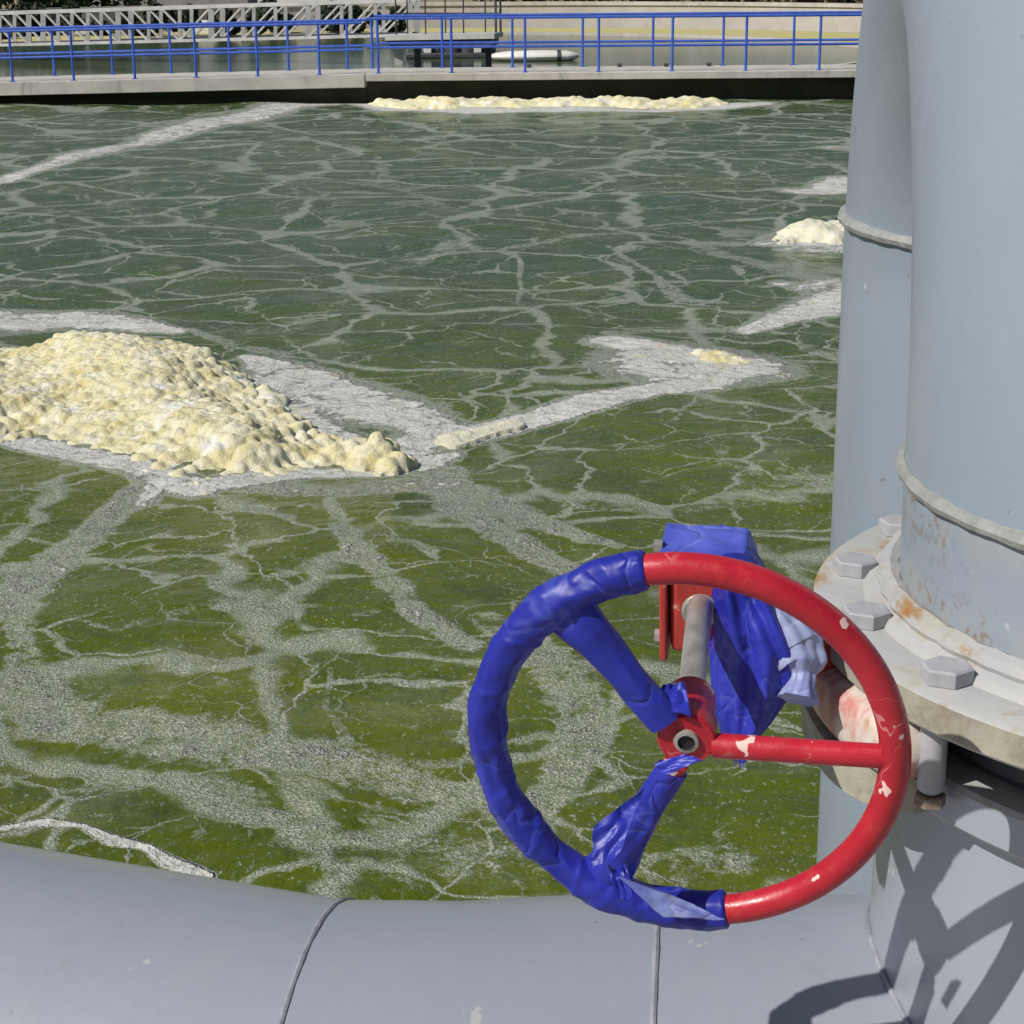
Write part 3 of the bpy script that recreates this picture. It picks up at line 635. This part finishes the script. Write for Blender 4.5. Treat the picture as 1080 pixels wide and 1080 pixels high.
# handwheel
wheel = empty('handwheel', P0, 'round red handwheel with three spokes, its left half wrapped in blue plastic', 'handwheel')
RW, RT = .1465, .0112
def wp(r, deg, back=0): a = math.radians(deg); return P0+uW*(r*math.cos(a))+wW*(r*math.sin(a))+dW*back
MB().sweep([wp(RW, 360*k/144) for k in range(144)], RT, 28, closed=True, up=tuple(dW)).build('rim', M_red, wheel)
for dg in (1.5, 128.5, -116.5):
    MB().sweep([wp(.018, dg, .004), wp(RW, dg)], [.0092, .0088], 20).build('spoke', M_red, wheel)
hc = Vector(ray(724, 781)*1.325)+Vector((0, 0, H))
hub_prof = [(.0, 0), (.0195, 0), (.0212, .002), (.0212, .024), (.019, .027), (.0185, .058), (.0, .058)]
def axial(prof, c, d, n=40):
    mb = MB(); d = Vector(d).normalized(); u = d.orthogonal().normalized(); w = d.cross(u)
    vs = [Vector(c)+d*t+u*(r*math.cos(2*math.pi*k/n))+w*(r*math.sin(2*math.pi*k/n)) for r, t in prof for k in range(n)]
    mb.add(vs, [(i*n+k, i*n+(k+1) % n, (i+1)*n+(k+1) % n, (i+1)*n+k) for i in range(len(prof)-1) for k in range(n)]); return mb
hub = axial(hub_prof, hc, dS).build('hub', M_red, wheel)
axial([(.0062, -.0035), (.0088, -.003), (.0095, -.001), (.0095, .002)], hc, dS).build('hub_bolt', M_steel, hub)
axial([(.0, -.0015), (.0062, -.0015), (.0064, -.0036)], hc, dS, 6).build('bolt_socket', M_hole, hub, smooth=False)
axial([(.0, .05), (.0101, .05), (.0101, .197), (0, .197)], hc, dS).build('shaft', M_steel, wheel)
ps = Vector(ray(689, 756)*1.36)+Vector((0, 0, H))
MB().sweep([ps, ps+uW*.022+dW*.004], .0038, 10).build('set_screw', M_steel, wheel)

# ---------------------------------------------------------------- blue plastic
def nz(x, y, z, s): return mnoise.noise(Vector((x*s, y*s, z*s)))
wrap = empty('plastic_wrap', wp(RW, 190), 'blue plastic film wound around the left half of the handwheel', 'plastic wrap')
def rimwrap():
    N = 300; a0, a1 = 101., 282.; pts = [wp(RW, a0+(a1-a0)*i/N) for i in range(N+1)]
    def fn(i, a, r):
        t = i/N; ang = a0+(a1-a0)*t
        X_, Y_, Z_ = i*.045, 1.6*math.cos(a), 1.6*math.sin(a)
        base = .0135+.0007*math.sin(i*.11)+.0016*nz(X_, Y_, Z_, 1)+.0009*nz(X_*3.1, Y_*1.6, Z_*1.6, 1)
        q_ = (ang*.055-a/(2*math.pi)+.25*nz(X_*2, 0, 5, 1)) % 1                    # spiral lap of the film
        tw = .0013*max(0, 1-abs(q_-.5)/.22)**1.5
        fat = .0042*math.exp(-((ang-128)/8)**2)+.0045*math.exp(-((ang-243)/8)**2)+.003*math.exp(-((ang-264)/7)**2)
        r = base+tw+fat*(.75+.25*nz(X_*4, a, 0, 1))
        if i == 0 or i == N: r = RT+.0008
        return (r*math.cos(a), r*math.sin(a))
    return MB().sweep(pts, 1, 40, fn=fn, up=tuple(dW), caps=False)
rimwrap().build('rim_sleeve', M_film, wrap, ang=60)
def spokewrap(dg, r0, r1, w0, w1, seed, bias=0):
    N = 90
    pts = [wp(r0+(r1-r0)*i/N, dg+bias*math.sin(i/N*math.pi), 0.001) for i in range(N+1)]
    def fn(i, a, r):
        t = i/N; w = w0+(w1-w0)*t**3+.0016*nz(i*.05+seed, 2*math.cos(a), 2*math.sin(a), 1)
        w += .0008*math.sin(3*a+i*.07+seed)+.0003*math.sin(5*a-i*.1)
        th = w*.82 if t < .75 else w*(.82-.32*(t-.75)/.25)
        return (th*math.cos(a), w*math.sin(a))
    return MB().sweep(pts, 1, 36, fn=fn, up=tuple(dW), caps=True)
spokewrap(127.5, .026, RW-.002, .0128, .022, 2).build('spoke_sleeve', M_film, wrap, ang=60)
spokewrap(-117, .024, RW-.002, .0115, .022, 5).build('spoke_sleeve', M_film, wrap, ang=60)
# loose flaps: small crumpled sheets with real thickness
def flap(name, corners, nx, ny, amp, mat, parent, seed, thick=.0012):
    a, b, c, d = [Vector(q) for q in corners]; vs = []; nrm = (b-a).cross(d-a).normalized()
    for s_ in (0, 1):
        for j in range(ny+1):
            for i in range(nx+1):
                u_, v_ = i/nx, j/ny; q = (a*(1-u_)+b*u_)*(1-v_)+(d*(1-u_)+c*u_)*v_
                q = q+nrm*(amp*(mnoise.noise(Vector((u_*3+seed, v_*3, 1)))+.25*mnoise.noise(Vector((u_*6+seed, v_*5, 1))))+s_*thick)
                q = q+(b-a)*(.05*mnoise.noise(Vector((u_*2, v_*3+seed, 9)))) + (d-a)*(.08*mnoise.noise(Vector((u_*3+seed, v_*2, 5)))); vs.append(q)
    m = (nx+1)*(ny+1); fs = []
    for j in range(ny):
        for i in range(nx):
            k = j*(nx+1)+i; fs += [(k, k+1, k+nx+2, k+nx+1), (m+k, m+k+nx+1, m+k+nx+2, m+k+1)]
    rim = [i for i in range(nx+1)]+[j*(nx+1)+nx for j in range(1, ny+1)]+[ny*(nx+1)+i for i in range(nx-1, -1, -1)]+[j*(nx+1) for j in range(ny-1, 0, -1)]
    fs += [(rim[i], rim[(i+1) % len(rim)], m+rim[(i+1) % len(rim)], m+rim[i]) for i in range(len(rim))]
    return MB().add(vs, fs).build(name, mat, parent, ang=50)
def wpx(x, y, dep): return Vector(ray(x, y)*dep)+Vector((0, 0, H))
flap('torn_flap', [wpx(683, 742, 1.315), wpx(728, 757, 1.31), wpx(722, 722, 1.325), wpx(700, 722, 1.33)], 14, 10, .004, M_film, wrap, 3)
flap('torn_flap', [wpx(690, 806, 1.31), wpx(700, 818, 1.305), wpx(742, 802, 1.30), wpx(722, 795, 1.305)], 12, 8, .003, M_film, wrap, 8)
flap('torn_flap', [wpx(626, 872, 1.33), wpx(622, 915, 1.325), wpx(650, 905, 1.32), wpx(680, 830, 1.34)], 12, 10, .004, M_film, wrap, 12)
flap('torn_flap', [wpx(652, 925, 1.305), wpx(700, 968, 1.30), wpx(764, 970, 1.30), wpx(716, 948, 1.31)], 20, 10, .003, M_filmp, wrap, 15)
flap('torn_flap', [wpx(640, 918, 1.32), wpx(652, 950, 1.30), wpx(672, 948, 1.30), wpx(660, 912, 1.32)], 12, 12, .008, M_film, wrap, 19)
# bag over the gearbox
bag = empty('plastic_bag', gl(.03, .03, -.05), 'crumpled blue plastic bag draped over the red gearbox behind the wheel', 'plastic bag')
mb = MB()
def capf(a, b, h): return gl(a, b, h)
NX, NY = 34, 22; vs = []
for s_ in (0, 1):
    for j in range(NY+1):
        for i in range(NX+1):
            u_, v_ = i/NX, j/NY; a = -.034+.076*u_; b = -.004+.062*v_; h = .0450+.0022*nz(a, b, 0, 50)+.0006*nz(a, b, 3, 120)
            if v_ < .12: h -= .004*(1-v_/.12)*(1+1.5*nz(a, 5, 0, 70)); b += .005
            if u_ > .9: h -= .02*(u_-.9)/.1
            vs.append(gl(a, b, h+s_*.0015))
m_ = (NX+1)*(NY+1); fs = []
for j in range(NY):
    for i in range(NX):
        k = j*(NX+1)+i; fs += [(k, k+1, k+NX+2, k+NX+1), (m_+k, m_+k+NX+1, m_+k+NX+2, m_+k+1)]
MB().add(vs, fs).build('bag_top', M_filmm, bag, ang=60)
sec = [(582,756,792), (590,752,802), (600,749,809), (625,747,822), (650,747,836), (680,748,850), (705,748,850), (725,750,843), (745,752,832), (765,757,818), (785,763,803), (800,770,795), (808,776,790)]
def bagbody():
    n = 84; rows = 90; vs = []; ys = np.linspace(582, 808, rows)
    xl = np.interp(ys, [s[0] for s in sec], [s[1] for s in sec]); xr = np.interp(ys, [s[0] for s in sec], [s[2] for s in sec])
    for i in range(rows):
        t = i/(rows-1); dep = 1.50; pl_ = Vector(ray(xl[i], ys[i])*dep)+Vector((0, 0, H)); pr_ = Vector(ray(xr[i], ys[i])*dep)+Vector((0, 0, H))
        c = (pl_+pr_)/2; ra = (pr_-pl_).length/2; rb = .050*(1-.72*max(0, t-.35)/.65)
        for k in range(n):
            a = 2*math.pi*k/n
            f = 1+.10*math.sin(5*a+2.5*t)*(.4+t)+.07*math.sin(11*a-4*t+1)+.16*nz(math.cos(a)*1.2, math.sin(a)*1.2, t*2.2, 1.4)+.05*nz(math.cos(a)*3, math.sin(a)*3, t*7, 1.6)
            v = c+uW*(ra*.96*math.cos(a)*(1+(f-1)*.35))+Vector((0, 1, 0))*(rb*math.sin(a)*f+.02)
            if i == rows-1: v = v+Vector((0, 0, .012*nz(k*.3, 0, 0, 1)))
            vs.append(v)
    fs = [(i*n+k, i*n+(k+1) % n, (i+1)*n+(k+1) % n, (i+1)*n+k) for i in range(rows-1) for k in range(n)]+[tuple(reversed(range(n)))]
    return MB().add(vs, fs)
bagbody().build('bag_body', M_film, bag, ang=70)
def sleeve():
    path = [wpx(790, 612, 1.50), wpx(808, 640, 1.50), wpx(822, 665, 1.50), wpx(836, 688, 1.495), wpx(845, 702, 1.49), wpx(846, 718, 1.485), wpx(842, 738, 1.48)]
    P = [];
    for i in range(60):
        t = i/59*(len(path)-1); j = min(int(t), len(path)-2); P.append(path[j].lerp(path[j+1], t-j))
    R = np.interp(np.linspace(0, 1, 60), [0, .25, .5, .68, .78, .86, 1], [.016, .024, .025, .020, .011, .011, .016])
    def fn(i, a, r):
        q = R[i]*(1+.07*math.sin(6*a+i*.08)+.05*math.sin(11*a-i*.06)+.12*nz(i*.07, math.cos(a), math.sin(a), 1.2)); return (q*math.cos(a), q*math.sin(a))
    return MB().sweep(P, 1, 48, fn=fn)
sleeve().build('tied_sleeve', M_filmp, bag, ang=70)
flap('bag_flap', [gl(.016, -.006, .025), gl(.052, -.012, .034), gl(.066, -.012, -.045), gl(.040, -.012, -.085)], 18, 18, .006, M_film, bag, 44)

# ---------------------------------------------------------------- beyond the walkway: round settling tank
TC = np.array([-4.0, 57.0]); TR = 21.5; zc = 1.15; RWt = 15.0; zT = .10
tank = empty('settling_tank', (TC[0], TC[1], zG), 'round concrete settling tank with a yellowish algae channel beyond the far walkway', 'tank')
def arcwall(r0, r1, z0, z1, A0=-6, A1=186):
    mb = MB(); n = 120; vs = []
    for k in range(n+1):
        a = math.radians(A0+(A1-A0)*k/n)
        for r, z in ((r0, z0), (r1, z0), (r1, z1), (r0, z1)): vs.append((TC[0]+r*math.cos(a), TC[1]+r*math.sin(a), z))
    fs = [(4*k+j, 4*k+(j+1) % 4, 4*k+4+(j+1) % 4, 4*k+4+j) for k in range(n) for j in range(4)]+[(0, 1, 2, 3), (4*n+3, 4*n+2, 4*n+1, 4*n)]
    return mb.add(vs, fs)
MB().lathe([(RWt, -.9), (RWt, zT+.10), (RWt+.25, zT+.10), (RWt+.25, -.9)], (TC[0], TC[1], 0), 160).build('tank_rim', M_wall2, tank)
arcwall(RWt+.252, TR-1.2, 0, zT+.07, -25, 180).build('overflow_channel', M_launder, tank)
rw = empty('curved_wall', (TC[0], TC[1]+TR, zG), 'pale curved retaining wall with light coping behind the settling tank', 'wall')
arcwall(TR, TR+.35, 0, zc-.14).build('wall', M_wall2, rw); arcwall(TR-.06, TR+.42, zc-.138, zc).build('coping', M_conc, rw)
tws = MB(); n = 128; tws.add([(TC[0]+(RWt-.01)*math.cos(2*math.pi*k/n), TC[1]+(RWt-.01)*math.sin(2*math.pi*k/n), zT) for k in range(n)], [tuple(range(n))])
tag(tws.build('settling_water', M_calm), kind='structure')
# land sheet is cut out for the round tank so its water shows
cut = bpy.data.objects['ground']; me = cut.data
bm = bmesh.new(); bm.from_mesh(me)
for f in [f for f in bm.faces if f.calc_center_median().y > 100]: bm.faces.remove(f)
ring_in = [bm.verts.new((TC[0]+(RWt+.2)*math.cos(2*math.pi*k/64), TC[1]+(RWt+.2)*math.sin(2*math.pi*k/64), zG)) for k in range(64)]
def sq(k):
    a = 2*math.pi*k/64; c, s = math.cos(a), math.sin(a); m = max(abs(c), abs(s)); x, y = c/m, s/m
    return (TC[0]+x*480, (TC[1]+y*(TC[1]-FARY-.5)) if y < 0 else TC[1]+y*800, zG)
ring_out = [bm.verts.new(sq(k)) for k in range(64)]
for k in range(64): bm.faces.new((ring_in[k], ring_in[(k+1) % 64], ring_out[(k+1) % 64], ring_out[k]))
bmesh.ops.recalc_face_normals(bm, faces=bm.faces); bm.to_mesh(me); bm.free()

# truss bridge
tA = at(-60, 16, 56.5); tB = at(432, 0.5, 51.0); bA = at(-60, 49, 56.5); bB = at(432, 37, 51.0)
truss = empty('truss_bridge', tuple(bB), 'long galvanised truss bridge over the settling tank behind the left blue railing', 'bridge')
def L3(a, b, t): return np.array(a)*(1-t)+np.array(b)*t
off = np.array([.15, 1.1, 0])
for o_, nm in ((0, 'near'), (1, 'far')):
    q = off*o_
    MB().bar(tA+q, tB+q, .10, .09).build('top_chord', M_truss, truss, smooth=False)
    MB().bar(bA+q, bB+q, .10, .08).build('bottom_chord', M_truss, truss, smooth=False)
    n = 15
    for i in range(n+1):
        t = i/n; a, b = L3(tA, tB, t)+q, L3(bA, bB, t)+q
        MB().bar(a, b, .15 if i % 3 == 0 else .10, .07).build('upright', M_truss, truss, smooth=False)
        if i < n:
            t2 = (i+1)/n; c, e = (L3(tA, tB, t)+q, L3(bA, bB, t2)+q) if i < 8 else (L3(bA, bB, t)+q, L3(tA, tB, t2)+q)
            MB().bar(c, e, .06, .05).build('brace', M_truss, truss, smooth=False)
MB().add([bA+[0, .05, .05], bB+[0, .05, .05], bB+off+[0, -.05, .05], bA+off+[0, -.05, .05], bA+[0, .05, .02], bB+[0, .05, .02], bB+off+[0, -.05, .02], bA+off+[0, -.05, .02]],
         [(0, 1, 2, 3), (7, 6, 5, 4), (0, 4, 5, 1), (2, 6, 7, 3), (1, 5, 6, 2), (3, 7, 4, 0)]).build('deck', M_dark, truss, smooth=False)
for t in (.12, .55, .97):
    b = L3(bA, bB, t)+off*.5; MB().bar(b-[0, 0, .04], (b[0], b[1], -.3), .22, .22).build('leg', M_truss, truss, smooth=False)
# end platform with handrail
pa = at(412, 39, 50.5); pb = at(526, 37, 50.0)
plat = empty('service_platform', (float(pa[0]), float(pa[1]), -.1), 'small light platform with thin dark handrails at the right end of the truss bridge', 'platform')
MB().bar(pa, pb, 1.3, .13).build('deck', M_ygrey, plat, smooth=False)
MB().bar(pa-[0, 0, .16], pb-[.1, 0, .17], 1.1, .17).build('deck_shade', M_dark, plat, smooth=False)  # dark strip added as the shadow beneath the platform deck
for i, px in enumerate((418, 430, 449, 470, 489, 512, 523, 528)):
    b = at(px, 37, 50.0+.5*(i % 2)); MB().sweep([tuple(b), (b[0], b[1], b[2]+1.15)], .022 if px < 520 else .035, 6).build('post', M_dark, plat)
for hh in (.55, 1.12):
    MB().sweep([tuple(at(418, 37, 50.2)+[0, 0, hh]), tuple(at(527, 37, 50.2)+[0, 0, hh])], .02, 6).build('handrail', M_dark, plat)
for px in (440, 515):
    b = at(px, 41, 50.3); MB().bar(b, (b[0], b[1], -.4), .16, .16).build('leg', M_dark, plat, smooth=False)
# floating pump raft, black
rb = onz(478, 61, zT); raft = empty('pump_raft', tuple(rb), 'black raft with pump motors floating beside the white float', 'pump raft')
MB().bar(rb+[-1.35, 0, .08], rb+[1.45, 0, .06], .7, .16).build('hull', M_dark, raft, bevel=.04)
for dx, r_, h_ in ((-1.1, .20, .30), (-.45, .24, .36), (.0, .28, .42), (.45, .24, .36), (1.0, .24, .38)):
    q = rb+[dx, .05*math.sin(dx*9), .145]
    MB().lathe([(r_, 0), (r_, h_*.7), (r_*.8, h_*.85), (r_*.3, h_), (.0, h_)], tuple(q), 20).build('pump_motor', M_dark, raft)
for dx in (-.72, .72):
    q = rb+[dx, -.2, .145]; MB().box(q[0]-.11, q[1]-.1, q[2], q[0]+.11, q[1]+.1, q[2]+.24).build('white_cover', M_white, raft, bevel=.02)
# white float
wf = onz(564, 64, zT); flo = empty('white_float', tuple(wf), 'long white round-ended float lying on the settling tank water', 'float')
prof = [(-1.25, .05), (-1.1, .13), (-.7, .19), (.2, .21), (.9, .19), (1.12, .13), (1.25, .03)]
MB().sweep([tuple(wf+[x, 0, .12]) for x, r in prof], [r for x, r in prof], 20, fn=lambda i, a, r: (r*.8*math.cos(a), r*1.9*math.sin(a)), up=(0, 0, 1)).build('hull', M_white, flo)
MB().sweep([tuple(wf+[.62, 0, .12]), tuple(wf+[.72, 0, .12])], .212, 20, fn=lambda i, a, r: (r*.82*math.cos(a), r*1.92*math.sin(a)), up=(0, 0, 1)).build('dark_band', M_dark, flo)
# side of the left tank: pipes, boxes and plant seen through the truss
for px, w, h, Y, m, lab in ((60, 2.6, .5, 74, M_roofw, 'pale low box seen through the left bays of the truss'), (150, 2.2, .6, 76, M_wall2, 'grey low plinth seen through the middle bays of the truss'), (230, 1.8, .5, 74, M_roofw, 'pale low box seen through the middle bays of the truss, right of the grey plinth'), (300, 2.6, .45, 75, M_wall2, 'grey low plinth seen through the right bays of the truss')):
    b = at(px, 30, Y); q = MB(); q.box(b[0]-w/2, b[1], zG+.004, b[0]+w/2, b[1]+1, zG+h); tag(q.build('plant_box', m, bevel=.03), lab, 'box')
# low building, container
b0 = at(82, 8, 98); q = MB(); q.box(b0[0], 98, zG+.004, at(262, 8, 98)[0], 104, 3.6); bld = q.build('low_building', M_build, bevel=.03); tag(bld, 'low grey building behind the truss bridge at the top edge', 'building')
q = MB(); q.box(at(90, 8, 98)[0], 97.6, 1.0, at(255, 8, 98)[0], 97.96, 1.12); q.build('canopy', M_rail, bld, origin=(0, 0, 0)) if False else None
b0 = at(272, 5, 92); q = MB(); q.box(b0[0], 92, zG+.004, at(420, 5, 92)[0], 94.4, 2.9); ct = q.build('container', M_roofw, bevel=.03); tag(ct, 'white container standing above the right half of the truss bridge', 'container')
for k in range(24):
    x = b0[0]+.1+k*(at(420, 5, 92)[0]-b0[0]-.2)/24; pass
# vegetation
def bush(c, w, d, h, n, mat, name, label, cat, leaf=.22, seed=0, trunk=True, group=None):
    r = np.random.default_rng(seed); root = empty(name, tuple(c), label, cat, group)
    cl = [(r.uniform(-w/2, w/2), r.uniform(-d/2, d/2), r.uniform(.35, 1)*h, r.uniform(.25, .5)*min(w, h)) for _ in range(9)]
    vs = []; fs = []
    for i in range(n):
        x, y, z, rr = cl[r.integers(len(cl))]; v = r.normal(size=3); v /= np.linalg.norm(v); v *= rr*r.uniform(.55, 1)**.5
        p = np.array([c[0]+x, c[1]+y, c[2]+max(.05, z+v[2]*.8-rr*.4)])+[v[0], v[1], 0]; a = r.normal(size=3); a /= np.linalg.norm(a); b = np.cross(a, r.normal(size=3)); b /= np.linalg.norm(b)
        s = leaf*r.uniform(.5, 1.2); k = len(vs); vs += [p-a*s, p+b*s*.6, p+a*s, p-b*s*.6]; fs.append((k, k+1, k+2, k+3))
    MB().add(vs, fs).build('crown', mat, root, smooth=False)
    if trunk:
        MB().sweep([(c[0], c[1], c[2]-.1), (c[0]+.1, c[1], c[2]+h*.4), (c[0]-.1, c[1]+.1, c[2]+h*.8)], [.14, .10, .04], 8).build('trunk', M_bark, root)
labs = ['bushy green tree at the top left corner behind the truss', 'green bush second from the top left corner', 'darker green tree third from the top left corner', 'green bush left of the low grey building']
for i, px in enumerate((-30, 22, 66, 108)):
    b = at(px, 6, 86+i*2); bush((b[0], b[1], zG), 3.4, 2.5, 3.4+.6*(i % 2), 2600, M_leaf, 'leafy_tree', labs[i], 'tree', .22, 40+i)
for i, px in enumerate((-20, 45, 110, 180, 250, 320, 385)):
    b = at(px, 20, 70+(i*3) % 4); bush((b[0], b[1], zT+.08), 3.0, 1.2, .9+.2*(i % 2), 2200, M_leafd, 'low_shrub', 'low dark shrub behind the truss bridge, '+('leftmost of the row', 'second from the left', 'third from the left', 'in the middle of the row', 'third from the right', 'second from the right', 'rightmost of the row')[i], 'shrub', .13, 80+i, False, 'low shrubs behind the truss bridge')
rl = ['patch of dry brown brush above the tank coping, left of centre', 'dry brown brush above the tank coping, middle of the row', 'dry brown brush above the tank coping, right of the middle', 'dry brown brush at the right end of the row beside the grey pipe', 'dry brown brush hidden behind the grey pipe', 'dry brown brush farthest left above the pale coping']
for i, px in enumerate((640, 715, 790, 865, 940, 560)):
    b = at(px, 8, 82+(i*7) % 5); bush((b[0], b[1], zG), 4.2, 3, 1.5+.25*(i % 3)+(.3 if px > 700 else 0), 3000, M_dry if i != 3 else M_dry, 'dry_brush', rl[i], 'brush', .2, 60+i, False)
# distant bank so that nothing beyond is empty
bk = MB(); xs = np.linspace(-160, 160, 90); vs = []
for x in xs: vs += [(x, 118, zG+.004), (x, 128+4*math.sin(x*.05), 4.5+1.2*math.sin(x*.07)+.5*math.sin(x*.31)), (x, 300, 9+2*math.sin(x*.03))]
bk.add(vs, [(3*i+j, 3*i+3+j, 3*i+4+j, 3*i+1+j) for i in range(89) for j in range(2)]); tag(bk.build('hillside', M_ground), kind='structure')
